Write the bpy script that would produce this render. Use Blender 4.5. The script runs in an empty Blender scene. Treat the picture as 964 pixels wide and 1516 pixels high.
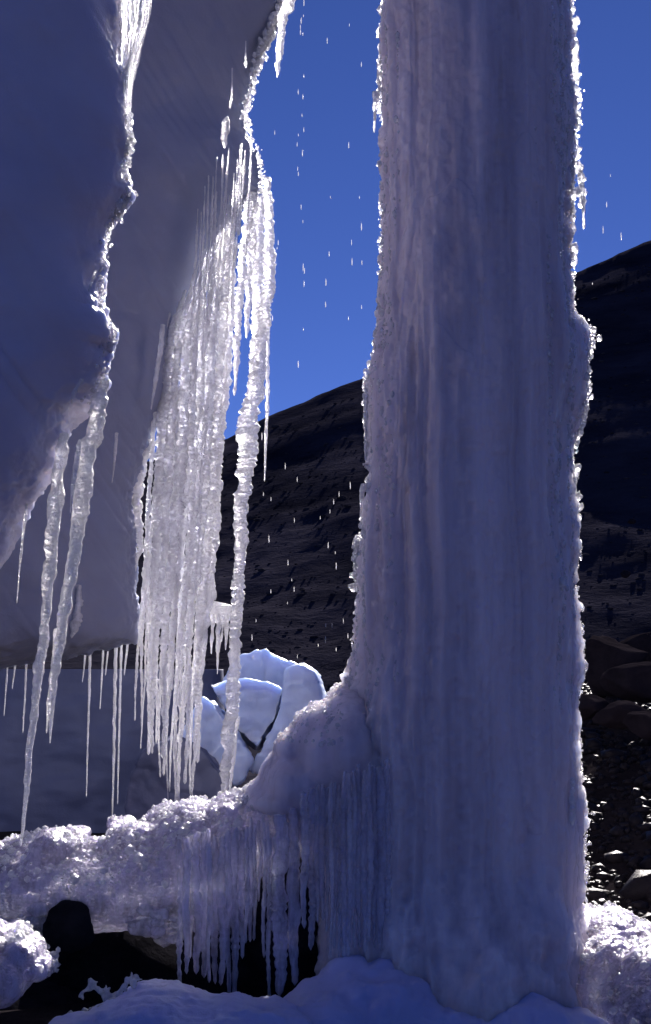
import bpy, math, random
import numpy as np
from mathutils import Vector

sc = bpy.context.scene
COL = sc.collection
R = random.Random(7)

# ------------------------------------------------------------------ camera
TH = math.radians(6.5)
F = 50 / 36 * 1516
CAMZ = 1.3
cam = bpy.data.cameras.new('camera')
cam.sensor_fit = 'VERTICAL'; cam.sensor_height = 36; cam.sensor_width = 24; cam.lens = 50
cam.clip_start = 0.05; cam.clip_end = 5000
co = bpy.data.objects.new('camera', cam); COL.objects.link(co)
co.location = (0, 0, CAMZ); co.rotation_euler = (math.radians(90) + TH, 0, 0)
sc.camera = co


def W(px, py, Y):
    """place a measured direction at forward distance Y (metres)"""
    u = (px - 482) / F; v = (758 - py) / F
    ry = math.cos(TH) - v * math.sin(TH); rz = math.sin(TH) + v * math.cos(TH)
    return (u * Y / ry, Y, CAMZ + rz * Y / ry)


def mpp(Y):  # metres per measured unit at distance Y
    return Y / F


# ------------------------------------------------------------------ noise
_rs = np.random.RandomState(11)
_T = _rs.rand(4096)


def _h(i, j, k):
    return _T[((i * 73856093) ^ (j * 19349663) ^ (k * 83492791)) & 4095]


def noise(p, scale=(1, 1, 1), seed=0.0):
    """value noise, -1..1, p (N,3)"""
    q = p * np.array(scale) + seed * 17.31 + 1000.0
    f = np.floor(q).astype(np.int64); t = q - f
    t = t * t * t * (t * (t * 6 - 15) + 10)
    x, y, z = f[:, 0], f[:, 1], f[:, 2]
    a, b, c = t[:, 0], t[:, 1], t[:, 2]
    def L(u, v, w): return u * (1 - w) + v * w
    r = L(L(L(_h(x, y, z), _h(x + 1, y, z), a), L(_h(x, y + 1, z), _h(x + 1, y + 1, z), a), b),
          L(L(_h(x, y, z + 1), _h(x + 1, y, z + 1), a), L(_h(x, y + 1, z + 1), _h(x + 1, y + 1, z + 1), a), b), c)
    return r * 2 - 1


def fbm(p, scale, octaves=3, seed=0.0, gain=0.5):
    s = np.array(scale, float); out = 0; a = 1
    for o in range(octaves):
        out = out + a * noise(p, s, seed + o * 3.7); s = s * 2.07; a *= gain
    return out


# ------------------------------------------------------------------ mesh helpers
def new_obj(name, V, Fc, mat, parent=None, smooth=True, loc=None):
    me = bpy.data.meshes.new(name)
    V = np.asarray(V, float)
    if loc is not None: V = V - np.array(loc)
    if isinstance(Fc, np.ndarray):
        n = Fc.shape[0]; k = Fc.shape[1]
        me.vertices.add(len(V)); me.vertices.foreach_set('co', V.astype(np.float32).ravel())
        me.loops.add(n * k); me.loops.foreach_set('vertex_index', Fc.astype(np.int32).ravel())
        me.polygons.add(n)
        me.polygons.foreach_set('loop_start', np.arange(0, n * k, k, dtype=np.int32))
        me.update(calc_edges=True)
    else:
        me.from_pydata([tuple(v) for v in V], [], Fc)
    me.validate()
    if smooth: me.polygons.foreach_set('use_smooth', np.ones(len(me.polygons), bool))
    if mat: me.materials.append(mat)
    o = bpy.data.objects.new(name, me); COL.objects.link(o)
    if parent is not None: o.parent = parent
    elif loc is not None: o.location = loc
    return o


def tag(o, label=None, cat=None, group=None, kind=None):
    if label: o['label'] = label
    if cat: o['category'] = cat
    if group: o['group'] = group
    if kind: o['kind'] = kind
    return o


def empty(name, loc, label, cat, group=None):
    o = bpy.data.objects.new(name, None); COL.objects.link(o); o.location = loc
    o.empty_display_size = .1
    return tag(o, label, cat, group)


def grid_faces(n, m, wrap=True):
    i = np.arange(n - 1)[:, None]; mm = m if wrap else m - 1
    j = np.arange(mm)[None, :]
    a = i * m + j; b = i * m + (j + 1) % m
    return np.stack([a, b, b + m, a + m], -1).reshape(-1, 4)


def vnormals(V, Fc):
    """area weighted normals of a quad/tri mesh"""
    a = V[Fc[:, 0]]; b = V[Fc[:, 1]]; c = V[Fc[:, 2]]
    fn = np.cross(b - a, c - a)
    if Fc.shape[1] == 4: fn = fn + np.cross(c - a, V[Fc[:, 3]] - a)
    N = np.zeros_like(V)
    for k in range(Fc.shape[1]): 
        for ax in range(3): N[:, ax] += np.bincount(Fc[:, k], fn[:, ax], len(V))
    return N / (np.linalg.norm(N, axis=1)[:, None] + 1e-12)


def loft(rows, nrow, nang, ex=2.4, disp=None, edge_smooth=0.0, cap=True):
    """rows: (py, pxL, pxR, Yc, D) ; horizontal closed rings, superellipse section"""
    rows = sorted(rows, key=lambda r: r[0])
    A = np.array(rows, float)
    py = np.linspace(A[0, 0], A[-1, 0], nrow)
    xl = np.interp(py, A[:, 0], A[:, 1]); xr = np.interp(py, A[:, 0], A[:, 2])
    xr0, xl0 = xr, xl
    kk = max(3, int(nrow * edge_smooth)) | 1; ker = np.hanning(kk + 2)[1:-1]; ker /= ker.sum()
    xr = np.convolve(np.pad(xr, kk // 2, 'edge'), ker, 'valid'); xl = np.convolve(np.pad(xl, kk // 2, 'edge'), ker, 'valid')
    Yc = np.interp(py, A[:, 0], A[:, 3]); D = np.interp(py, A[:, 0], A[:, 4])
    ang = np.linspace(0, 2 * math.pi, nang, endpoint=False)
    c = np.cos(ang); s = np.sin(ang)
    cc = np.sign(c) * np.abs(c) ** (2 / ex); ss = np.sign(s) * np.abs(s) ** (2 / ex)
    V = np.zeros((nrow, nang, 3))
    for i in range(nrow):
        L = W(xl[i], py[i], Yc[i]); Rr = W(xr[i], py[i], Yc[i])
        xc = (L[0] + Rr[0]) / 2; hw = (Rr[0] - L[0]) / 2
        V[i, :, 0] = xc + hw * cc + np.maximum(c, 0) ** 10 * (xr0[i] - xr[i]) * mpp(Yc[i]) + np.maximum(-c, 0) ** 10 * (xl0[i] - xl[i]) * mpp(Yc[i]); V[i, :, 1] = Yc[i] - D[i] * ss; V[i, :, 2] = L[2]
    V = V.reshape(-1, 3)
    Fc = grid_faces(nrow, nang)   # rings go downwards: outward normals with this winding
    N = vnormals(V, Fc)
    ctr = V.reshape(nrow, nang, 3).mean(1).repeat(nang, 0)
    if np.mean(np.sum(N * (V - ctr), 1)) < 0: Fc = Fc[:, ::-1].copy(); N = -N
    if disp is not None: V = V + N * disp(V, N)[:, None]
    if cap:
        # close both ends with triangles fans expressed as degenerate-free quads via centre vertex
        V2 = np.vstack([V, V[:nang].mean(0), V[-nang:].mean(0)])
        faces = Fc.tolist(); t = len(V); flip = Fc[0, 1] != 1
        for j in range(nang):
            k = (j + 1) % nang
            a, b = j, k; c2, d2 = (nrow - 1) * nang + j, (nrow - 1) * nang + k
            faces.append((t, b, a) if not flip else (t, a, b))
            faces.append((t + 1, c2, d2) if not flip else (t + 1, d2, c2))
        return V2, faces
    return V, Fc


def tube(pts, nseg=12, step=0.004, rib=0.12, lump=0.25, seed=0.0, flat=1.0):
    """pts: (x,y,z,r) downward path -> lumpy tapered rod, closed"""
    P = np.array(pts, float)
    d = np.r_[0, np.cumsum(np.linalg.norm(np.diff(P[:, :3], axis=0), axis=1))]
    n = max(6, int(d[-1] / step))
    t = np.linspace(0, d[-1], n)
    C = np.stack([np.interp(t, d, P[:, k]) for k in range(4)], 1)
    # smooth the kinks of the path
    k = max(3, n // 30) | 1
    ker = np.ones(k) / k
    for ax in (0, 1): C[:, ax] = np.convolve(np.pad(C[:, ax], k // 2, 'edge'), ker, 'valid')
    sc_ = 1 / 0.013
    r = C[:, 3].copy()
    q = np.stack([C[:, 0] * 0 + seed, C[:, 0] * 0, C[:, 2]], 1)
    C[:, 0] += noise(q, (1, 1, 9), seed + 5) * .25 * r + noise(q, (1, 1, 30), seed + 6) * .12 * r
    r *= 1 + 1.2 * rib * noise(q, (1, 1, sc_), seed) + lump * 0.5 * noise(q, (1, 1, 14), seed + 2)
    ang = np.linspace(0, 2 * math.pi, nseg, endpoint=False)
    V = np.zeros((n, nseg, 3))
    V[:, :, 0] = C[:, None, 0] + r[:, None] * np.cos(ang); V[:, :, 1] = C[:, None, 1] + flat * r[:, None] * np.sin(ang)
    V[:, :, 2] = C[:, None, 2]
    V = V.reshape(-1, 3)
    rr = np.repeat(r, nseg); ctr = np.repeat(C[:, :3], nseg, 0)
    nz = noise(V + seed, (90, 90, 45), seed + 9) * .5 + noise(V + seed, (40, 40, 22), seed + 1)
    V = ctr + (V - ctr) * (1 + lump * nz)[:, None]
    Fc = grid_faces(n, nseg)
    Nn = vnormals(V, Fc)
    flip = np.mean(np.sum(Nn * (V - ctr), 1)) < 0
    faces = Fc[:, ::-1] if flip else Fc
    # point: collapse ends
    V[:nseg] = C[0, :3]; V[-nseg:] = C[-1, :3] - np.array([0, 0, C[-1, 3]])
    return V, np.ascontiguousarray(faces)


def join(parts):
    Vs, Fs, b = [], [], 0
    for V, Fc in parts:
        Vs.append(np.asarray(V)); Fs.append(np.asarray(Fc) + b); b += len(V)
    return np.vstack(Vs), np.vstack(Fs)


def ico(sub):
    import bmesh
    bm = bmesh.new(); bmesh.ops.create_icosphere(bm, subdivisions=sub, radius=1)
    V = np.array([v.co[:] for v in bm.verts]); Fc = np.array([[v.index for v in f.verts] for f in bm.faces])
    bm.free(); return V, Fc


ICO = {k: ico(k) for k in (1, 2, 3, 4)}


def blob(c, r, sub=3):
    V, Fc = ICO[sub]
    return V * np.array(r) + np.array(c), Fc


def fuse(parts, voxel, smooth=3, disp=None, dec=None):
    """weld several closed shapes into one organic skin; returns V, quads"""
    tris = []
    Vs, Fs, b = [], [], 0
    for V, Fc in parts:
        Vs.append(np.asarray(V))
        Fs += [tuple(int(i) + b for i in f) for f in (Fc.tolist() if isinstance(Fc, np.ndarray) else Fc)]
        b += len(V)
    me = bpy.data.meshes.new('tmp'); me.from_pydata(np.vstack(Vs).tolist(), [], Fs); me.update()
    o = bpy.data.objects.new('tmp', me); COL.objects.link(o)
    m = o.modifiers.new('r', 'REMESH'); m.mode = 'VOXEL'; m.voxel_size = voxel; m.use_smooth_shade = True
    if smooth:
        s = o.modifiers.new('s', 'SMOOTH'); s.factor = .5; s.iterations = smooth
    dg = bpy.context.evaluated_depsgraph_get(); ev = o.evaluated_get(dg); m2 = ev.to_mesh()
    V = np.zeros(len(m2.vertices) * 3, np.float32); m2.vertices.foreach_get('co', V); V = V.reshape(-1, 3).astype(float)
    Lp = np.zeros(len(m2.loops), np.int32); m2.loops.foreach_get('vertex_index', Lp)
    tot = np.zeros(len(m2.polygons), np.int32); m2.polygons.foreach_get('loop_total', tot)
    assert (tot == 4).all() or len(tot) == 0
    Fc = Lp.reshape(-1, 4)
    ev.to_mesh_clear(); bpy.data.objects.remove(o); bpy.data.meshes.remove(me)
    if disp is not None:
        N = vnormals(V, Fc); V = V + N * disp(V, N)[:, None]
    return V, np.ascontiguousarray(Fc)


def prism(poly, Yf, Yb, sb=1.0, sh=(0, 0)):
    """solid from an outline at Yf with a scaled and shifted back face at Yb"""
    c = np.mean(np.array(poly, float), 0)
    n = len(poly)
    V = [W(x, y, Yf) for x, y in poly]
    bk = [W(c[0] + (x - c[0]) * sb + sh[0], c[1] + (y - c[1]) * sb + sh[1], Yf) for x, y in poly]
    V += [(b[0], Yb, b[2]) for b in bk]
    faces = [tuple(range(n)), tuple(range(2 * n - 1, n - 1, -1))]
    faces += [((i + 1) % n, i, n + i, n + (i + 1) % n) for i in range(n)]
    return np.array(V), faces


# ------------------------------------------------------------------ materials
def mat(name):
    m = bpy.data.materials.new(name); m.use_nodes = True
    nt = m.node_tree; nt.nodes.clear()
    out = nt.nodes.new('ShaderNodeOutputMaterial')
    return m, nt, out


def nd(nt, t, **kw):
    n = nt.nodes.new(t)
    for k, v in kw.items():
        if k in n.inputs: n.inputs[k].default_value = v
        else: setattr(n, k, v)
    return n


def tex_noise(nt, scale_vec, scale, detail=4, rough=.6):
    tc = nd(nt, 'ShaderNodeTexCoord'); mp = nd(nt, 'ShaderNodeMapping'); mp.inputs['Scale'].default_value = scale_vec
    nt.links.new(tc.outputs['Object'], mp.inputs['Vector'])
    n = nd(nt, 'ShaderNodeTexNoise', Scale=scale, Detail=detail, Roughness=rough)
    nt.links.new(mp.outputs[0], n.inputs['Vector']); return n


def bump(nt, src, strength, dist, prev=None):
    b = nd(nt, 'ShaderNodeBump', Strength=strength, Distance=dist)
    nt.links.new(src, b.inputs['Height'])
    if prev is not None: nt.links.new(prev.outputs[0], b.inputs['Normal'])
    return b


def ramp(nt, src, stops):
    r = nd(nt, 'ShaderNodeValToRGB'); e = r.color_ramp.elements
    while len(e) < len(stops): e.new(0.5)
    for i, (p, c) in enumerate(stops): e[i].position = p; e[i].color = (*c, 1)
    nt.links.new(src, r.inputs[0]); return r


def ice_solid(name, c1, c2, sss=.05, rough=.35, streak=(6, 6, .6), bscale=1.0, fine=140, sw=.8, bstr=.5, dirt=None):
    m, nt, out = mat(name)
    p = nd(nt, 'ShaderNodeBsdfPrincipled', Roughness=rough, IOR=1.31)
    n1 = tex_noise(nt, streak, 1.0, 5, .6)
    r = ramp(nt, n1.outputs['Fac'], [(.3, c1), (.7, c2)])
    colsrc = r.outputs[0]
    if dirt:
        n3 = tex_noise(nt, dirt['sv'], 1.0, 5, .65)
        rd = ramp(nt, n3.outputs['Fac'], [(dirt['lo'], (0, 0, 0)), (dirt['hi'], (1, 1, 1))])
        mx = nd(nt, 'ShaderNodeMix', data_type='RGBA'); mx.inputs[7].default_value = (*dirt['c'], 1)
        nt.links.new(rd.outputs[0], mx.inputs[0]); nt.links.new(colsrc, mx.inputs[6]); colsrc = mx.outputs[2]
    nt.links.new(colsrc, p.inputs['Base Color'])
    p.inputs['Subsurface Weight'].default_value = sw
    p.inputs['Subsurface Radius'].default_value = (.8, .95, 1.2)
    p.inputs['Subsurface Scale'].default_value = sss; p.inputs['Subsurface Anisotropy'].default_value = .5
    n2 = tex_noise(nt, (1, 1, 1), fine, 3, .6)
    b1 = bump(nt, n1.outputs['Fac'], bstr, .02 * bscale)
    b2 = bump(nt, n2.outputs['Fac'], bstr, .004 * bscale, b1)
    nt.links.new(b2.outputs[0], p.inputs['Normal'])
    nt.links.new(p.outputs[0], out.inputs[0])
    return m


def ice_clear(name, glass=.5, rough=.1, tint=(.86, .88, .95), fine=130, bd=.008, sss=.03, clear=.25):
    m, nt, out = mat(name)
    g = nd(nt, 'ShaderNodeBsdfGlass', Roughness=rough, IOR=1.31); g.inputs['Color'].default_value = (.98, .965, 1, 1)
    p = nd(nt, 'ShaderNodeBsdfPrincipled', Roughness=.14, IOR=1.31)
    p.inputs['Base Color'].default_value = (*tint, 1)
    p.inputs['Subsurface Weight'].default_value = 1; p.inputs['Subsurface Anisotropy'].default_value = .6
    p.inputs['Subsurface Radius'].default_value = (1, 1, 1.1)
    p.inputs['Subsurface Scale'].default_value = sss
    n = tex_noise(nt, (1, 1, 1.25), fine, 2, .5)
    b = bump(nt, n.outputs['Fac'], 1.0, bd)
    nt.links.new(b.outputs[0], g.inputs['Normal']); nt.links.new(b.outputs[0], p.inputs['Normal'])
    mx = nd(nt, 'ShaderNodeMixShader', Fac=glass)
    n4 = tex_noise(nt, (1, 1, .3), 25, 3, .6)
    mr = nd(nt, 'ShaderNodeMapRange'); mr.inputs['From Min'].default_value = .35; mr.inputs['From Max'].default_value = .65
    mr.inputs['To Min'].default_value = max(0, glass - .25); mr.inputs['To Max'].default_value = min(1, glass + .25)
    nt.links.new(n4.outputs['Fac'], mr.inputs['Value']); nt.links.new(mr.outputs[0], mx.inputs[0])
    g2 = nd(nt, 'ShaderNodeBsdfGlass', Roughness=rough * .36, IOR=1.31); g2.inputs['Color'].default_value = (1, 1, 1, 1)
    nt.links.new(b.outputs[0], g2.inputs['Normal']); mg = nd(nt, 'ShaderNodeMixShader', Fac=.5)
    nt.links.new(g.outputs[0], mg.inputs[1]); nt.links.new(g2.outputs[0], mg.inputs[2])
    nt.links.new(p.outputs[0], mx.inputs[1]); nt.links.new(mg.outputs[0], mx.inputs[2])
    tr = nd(nt, 'ShaderNodeBsdfTransparent'); tr.inputs['Color'].default_value = (.97, .98, 1, 1)
    mt = nd(nt, 'ShaderNodeMixShader', Fac=clear)
    nt.links.new(mx.outputs[0], mt.inputs[1]); nt.links.new(tr.outputs[0], mt.inputs[2])
    nt.links.new(mt.outputs[0], out.inputs[0])
    return m


def rock(name, c1, c2, scale=3, rough=.5, bd=.05, sv=(1, 1, 1), fine=40, spec=.5):
    m, nt, out = mat(name)
    p = nd(nt, 'ShaderNodeBsdfPrincipled')
    n1 = tex_noise(nt, sv, scale, 8, .65)
    r = ramp(nt, n1.outputs['Fac'], [(.35, c1), (.65, c2)])
    nt.links.new(r.outputs[0], p.inputs['Base Color'])
    n2 = tex_noise(nt, sv, fine, 5, .7)
    p.inputs['Specular IOR Level'].default_value = spec
    rr = nd(nt, 'ShaderNodeMapRange'); rr.inputs['To Min'].default_value = rough - .15; rr.inputs['To Max'].default_value = rough + .3
    nt.links.new(n2.outputs['Fac'], rr.inputs['Value']); nt.links.new(rr.outputs[0], p.inputs['Roughness'])
    b1 = bump(nt, n1.outputs['Fac'], .8, bd); b2 = bump(nt, n2.outputs['Fac'], .7, bd * .15, b1)
    if spec < .1:   # dry matt rubble
        nt.nodes.remove(p); p = nd(nt, 'ShaderNodeBsdfDiffuse', Roughness=.6); nt.links.new(r.outputs[0], p.inputs['Color'])
    nt.links.new(b2.outputs[0], p.inputs['Normal']); nt.links.new(p.outputs[0], out.inputs[0])
    return m


M = {}
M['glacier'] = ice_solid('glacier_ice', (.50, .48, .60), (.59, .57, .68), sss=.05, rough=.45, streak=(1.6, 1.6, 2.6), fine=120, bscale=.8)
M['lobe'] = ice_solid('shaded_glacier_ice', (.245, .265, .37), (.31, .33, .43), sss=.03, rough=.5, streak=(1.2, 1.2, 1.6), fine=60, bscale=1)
M['column'] = ice_solid('column_ice', (.48, .42, .48), (.74, .66, .71), sss=.2, rough=.2, streak=(9, 9, .5), fine=110, bscale=.5,
                        dirt=dict(sv=(7, 7, .7), lo=.6, hi=.78, c=(.42, .33, .31)))
M['shelf'] = ice_clear('shelf_ice', .5, .22, (.62, .58, .74), fine=80, bd=.010, sss=.03, clear=.06)
M['crust'] = ice_solid('shelf_ice', (.60, .58, .68), (.72, .70, .78), sss=.04, rough=.22, streak=(7, 7, 5), fine=70, bscale=1.6, bstr=.8)
M['dome'] = ice_solid('dome_ice', (.52, .46, .58), (.60, .54, .64), sss=.10, rough=.2, streak=(5, 5, 1.2), fine=90, bscale=.9)
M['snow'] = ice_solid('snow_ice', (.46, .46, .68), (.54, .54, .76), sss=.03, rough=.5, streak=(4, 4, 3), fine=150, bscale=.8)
M['serac'] = ice_solid('serac_ice', (.34, .41, .60), (.44, .51, .70), sss=.08, rough=.45, streak=(3, 3, 1.5), fine=40, bscale=1.0)
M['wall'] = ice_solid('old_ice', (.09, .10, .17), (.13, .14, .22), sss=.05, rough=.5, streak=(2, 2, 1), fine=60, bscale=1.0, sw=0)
M['clear'] = ice_clear('icicle_ice', .34, .32, (.99, .975, .998), fine=85, sss=.008, clear=.16, bd=.016)
M['clear_far'] = ice_clear('far_icicle_ice', .45, .38, (.985, .975, .995), fine=60, bd=.022, sss=.016, clear=.3)
M['film'] = ice_clear('film_ice', .5, .35, (.95, .94, .98), fine=45, bd=.01, sss=.03, clear=.88)
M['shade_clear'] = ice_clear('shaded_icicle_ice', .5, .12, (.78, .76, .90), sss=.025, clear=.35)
M['crystal'] = ice_clear('crystal_ice', .4, .3, (.99, .985, .995), fine=110, bd=.011, sss=.008, clear=.42)
M['water'] = ice_clear('drop_water', .6, .05, (.9, .92, .97), fine=10, bd=.0)
M['hill'] = rock('hill_scree', (.012, .012, .019), (.046, .043, .060), scale=.09, rough=.75, bd=1.2, sv=(1, 1, 3), fine=1.6, spec=.02)
M['ground'] = rock('moraine_ground', (.012, .010, .012), (.03, .026, .028), scale=1.2, rough=.6, bd=.12, fine=16, spec=.08)
M['stone'] = rock('wet_stone', (.008, .007, .009), (.024, .020, .022), scale=4, rough=.35, bd=.04, fine=40, spec=.10)
M['hill_stone'] = rock('hill_stone', (.02, .018, .022), (.07, .064, .072), scale=1, rough=.7, bd=.04, fine=10, spec=.02)
M['boulder'] = rock('boulder_stone', (.012, .010, .013), (.028, .023, .028), scale=2.2, rough=.6, bd=.06, fine=25, spec=.05)
M['black'] = rock('black_wet_rock', (.008, .008, .01), (.022, .021, .026), scale=5, rough=.6, bd=.04, fine=40, spec=.06)


# ================================================================== terrain
def terrain(x, y):
    """valley floor, near moraine bank on the right, far hillside"""
    p = np.stack([x, y, x * 0], -1)
    z = 0.12 * fbm(p, (.5, .5, 1), 3, 2)
    # near bank: rises to the right behind the column
    t = np.clip((y - 6.5) / 7.0, 0, 1); t = t * t * (3 - 2 * t)
    side = np.clip((x + .6) / 2.5, 0, 1)
    z = z + t * side * (1.15 + .02 * y) * (1 - np.clip((y - 25) / 60, 0, 1))
    z = np.where(y > 13, z + 0, z)
    # far hillside with a rising ridge
    ridge_el = np.interp(x / np.maximum(y, 1), [-.4, -.2, -.067, -.025, .028, .1, .18, .23, .4, .8], [.08, .125, .161, .181, .203, .243, .284, .302, .34, .4])
    Yr = 120.0
    rz = CAMZ + Yr * ridge_el
    s = np.clip((y - 58) / (Yr - 58), 0, 1)
    prof = s ** 1.08
    zz = prof * (rz + 1.0)
    z = z + zz
    back = np.clip((y - Yr) / 60, 0, 1)
    z = z - back * 12
    amp = np.clip((y - 20) / 60, 0, 1)
    z = z + amp * (.6 * fbm(p + 5, (.07, .12, 1), 4, 4) + .09 * fbm(p, (.6, .9, 1), 3, 8))
    return z


def sheet(name, xs, ys, m, fn, label=None):
    X, Y = np.meshgrid(xs, ys)
    x = X.ravel(); y = Y.ravel(); z = fn(x, y)
    V = np.stack([x, y, z], 1)
    i = np.arange(len(ys) - 1)[:, None]; j = np.arange(len(xs) - 1)[None]
    a = i * len(xs) + j
    Fc = np.stack([a, a + 1, a + 1 + len(xs), a + len(xs)], -1).reshape(-1, 4)
    return new_obj(name, V, Fc, m)


def ter_near(x, y):
    return terrain(x, y)


# fan-shaped grid so that resolution follows distance
ny, nx = 420, 360
yy = np.concatenate([np.linspace(-3, 6, 30), np.geomspace(6.15, 230, ny - 30)])
uu = np.linspace(-1, 1, nx)
U, Yg = np.meshgrid(uu, yy)
Xg = U * (6 + np.abs(Yg) * .75)
x = Xg.ravel(); y = Yg.ravel()
zt = terrain(x, y)
V = np.stack([x, y, zt], 1)
i = np.arange(ny - 1)[:, None]; j = np.arange(nx - 1)[None]; a = i * nx + j
Fc = np.stack([a, a + 1, a + 1 + nx, a + nx], -1).reshape(ny - 1, nx - 1, 4)
isplit = int(np.searchsorted(yy, 15.0))
o = new_obj('ground', V[:(isplit + 1) * nx], Fc[:isplit].reshape(-1, 4), M['ground']); tag(o, kind='structure')
o = new_obj('hill', V[isplit * nx:], (Fc[isplit:] - isplit * nx).reshape(-1, 4), M['hill']); tag(o, kind='structure')
# wide plain all the way to the horizon, below the rest
V = np.array([(-3000, -3000, -2.5), (3000, -3000, -2.5), (3000, 3000, -2.5), (-3000, 3000, -2.5)], float)
o = new_obj('valley_floor', V, np.array([[0, 1, 2, 3]]), M['hill'], smooth=False); tag(o, kind='structure')


def ray_ter(px, py, y0=6, y1=119):
    """where the line of sight meets the terrain"""
    ys = np.geomspace(y0, y1, 900)
    pts = np.array([W(px, py, q) for q in ys]); h = terrain(pts[:, 0], pts[:, 1])
    k = np.argmax(pts[:, 2] < h)
    return pts[k] if pts[k, 2] < h[k] else None


# stones
def stone_mesh(seed, sub=2, flat=.7):
    V, Fc = ICO[sub]; V = V.copy()
    rs = np.random.RandomState(seed)
    for _ in range(9):   # chop with planes for facets
        n = rs.normal(size=3); n /= np.linalg.norm(n); d = rs.uniform(.55, .85)
        k = V @ n - d; V = V - np.outer(np.maximum(k, 0), n)
    V[:, 2] *= flat
    V = V * (1 + .05 * noise(V, (4, 4, 4), seed))[:, None]
    return V, Fc


ST = [stone_mesh(s, 1) for s in range(8)]
ST2 = [stone_mesh(s + 20, 2) for s in range(8)]
parts = []
rs = np.random.RandomState(5)
YV = 7 + 11 * rs.rand(11000) ** 1.2; XV = rs.uniform(.10, .27, 11000) * YV; ZV = terrain(XV, YV)
for k in range(5200):   # near bank, right of the column (and a little behind the ice)
    yv = YV[k]; xv = XV[k]; zz = ZV[k]
    r = .018 * math.exp(rs.normal() * .6) * (yv / 9) + .006
    V, Fc = ST[rs.randint(8)]; V = V[:, rs.permutation(3)]
    a = rs.uniform(0, 6.28); c, s = math.cos(a), math.sin(a)
    V = V @ np.array([[c, -s, 0], [s, c, 0], [0, 0, 1]]) * r * np.array([1.3, 1, 1])
    parts.append((V + np.array([xv, yv, zz + r * .2]), Fc))
V, Fc = join(parts)
o = new_obj('gravel', V, Fc, M['stone'], smooth=False)
tag(o, 'dark wet gravel covering the bank behind the ice column', 'gravel', kind='stuff')
parts = []
YV = 20 + 95 * rs.rand(5200) ** .8; XV = rs.uniform(-.12, .30, 5200) * YV; ZV = terrain(XV, YV)
for k in range(5200):   # stones on the hillside
    yv = YV[k]; xv = XV[k]; zz = ZV[k]
    r = .045 * math.exp(rs.normal() * .6) * (yv / 60) ** .7
    V, Fc = ST[rs.randint(8)]
    parts.append((V * r * np.array([1.5, 1, .8]) + np.array([xv, yv, zz + r * .15]), Fc))
V, Fc = join(parts)
o = new_obj('scree', V, Fc, M['hill_stone'], smooth=False)
tag(o, 'loose dark stones strewn over the hillside', 'scree', kind='stuff')

# boulders at the right edge
BL = [
    (905, 985, 11.5, 60, 42, 'large rounded dark boulder at the right edge of the photo'),
    (960, 965, 13.0, 50, 34, 'dark boulder behind and above the large rounded one'),
    (950, 1010, 10.6, 62, 26, 'long boulder with a pale sunlit top beside the ice column'),
    (870, 1048, 10.2, 36, 17, 'flat slab of rock touching the outline of the ice column'),
    (915, 1058, 9.8, 42, 18, 'low brown boulder below the two large ones'),
    (962, 1072, 9.4, 40, 22, 'reddish brown boulder lowest at the right edge'),
    (925, 850, 30, 9, 5, 'small lone boulder on the hillside right of the ice column'),
    (935, 772, 42, 7, 3.5, 'small pale stone high on the hillside right of the ice column'),
]
for k, (px, py, Yb, rx, rz, lab) in enumerate(BL):
    V, Fc = ICO[4]; V = V.copy(); rs2 = np.random.RandomState(50 + k)
    for _ in range(12):
        n = rs2.normal(size=3); n /= np.linalg.norm(n); d = rs2.uniform(.6, .92)
        kk = V @ n - d; V = V - np.outer(np.maximum(kk, 0), n)
    V = V * (1 + .06 * fbm(V, (2.5, 2.5, 2.5), 3, k))[:, None]
    m_ = mpp(Yb); V = V * np.array([rx * m_, rx * m_ * .8, rz * m_ * 1.15])
    c = np.array(W(px, py, Yb))
    o = new_obj('boulder', V + c, Fc, M['boulder'], loc=tuple(c)); tag(o, lab, 'boulder')

# ================================================================== glacier masses
def disp_glacier(V, N):
    d = .04 * fbm(V, (1.1, 1.1, 1.3), 2, 3) + .006 * fbm(V, (6, 6, 8), 2, 7)
    # diagonal melt grooves
    q = V.copy(); q[:, 0] = V[:, 0] * .8 + V[:, 2] * .55; q[:, 2] = V[:, 2] * .15
    d += .018 * noise(q, (7, 3, 2), 13) + .009 * np.abs(noise(q, (20, 4, 3), 15))
    edge = np.clip(1 - np.abs(N[:, 1]) * 1.6, 0, 1)
    d += edge * .02 * fbm(V, (18, 18, 18), 3, 21, .6)
    return d


edgeA = [(-160, 215), (-60, 205), (0, 178), (40, 186), (90, 178), (130, 188), (150, 190), (210, 196), (245, 188), (270, 190), (292, 194), (305, 186),
         (335, 166), (360, 160), (400, 156), (440, 152), (468, 154), (482, 170), (495, 173), (508, 170), (520, 156), (545, 158), (562, 156),
         (580, 146), (600, 128), (618, 102), (640, 90), (680, 74), (720, 52), (760, 30), (800, 8), (840, -14), (900, -60), (960, -110)]
rows = [(y, -420, x, 5.15, .10 + .34 * min(1, max(0.0, (x + 420) / 450)) ** 1.0) for y, x in edgeA]
V, Fc = loft(rows, 800, 520, 2.0, disp_glacier, .22)
lobe1 = empty('glacier_lobe', W(-100, 500, 5.15), 'smooth blue shaded glacier overhang at far left with a jagged glittering rim', 'glacier ice')


def child(name, V, Fc, m, parent, smooth=True):
    bpy.context.view_layer.update()
    o = new_obj(name, np.asarray(V) - np.array(parent.location), Fc, m, parent, smooth)
    return o


child('ice_mass', V, Fc, M['glacier'], lobe1)

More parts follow.
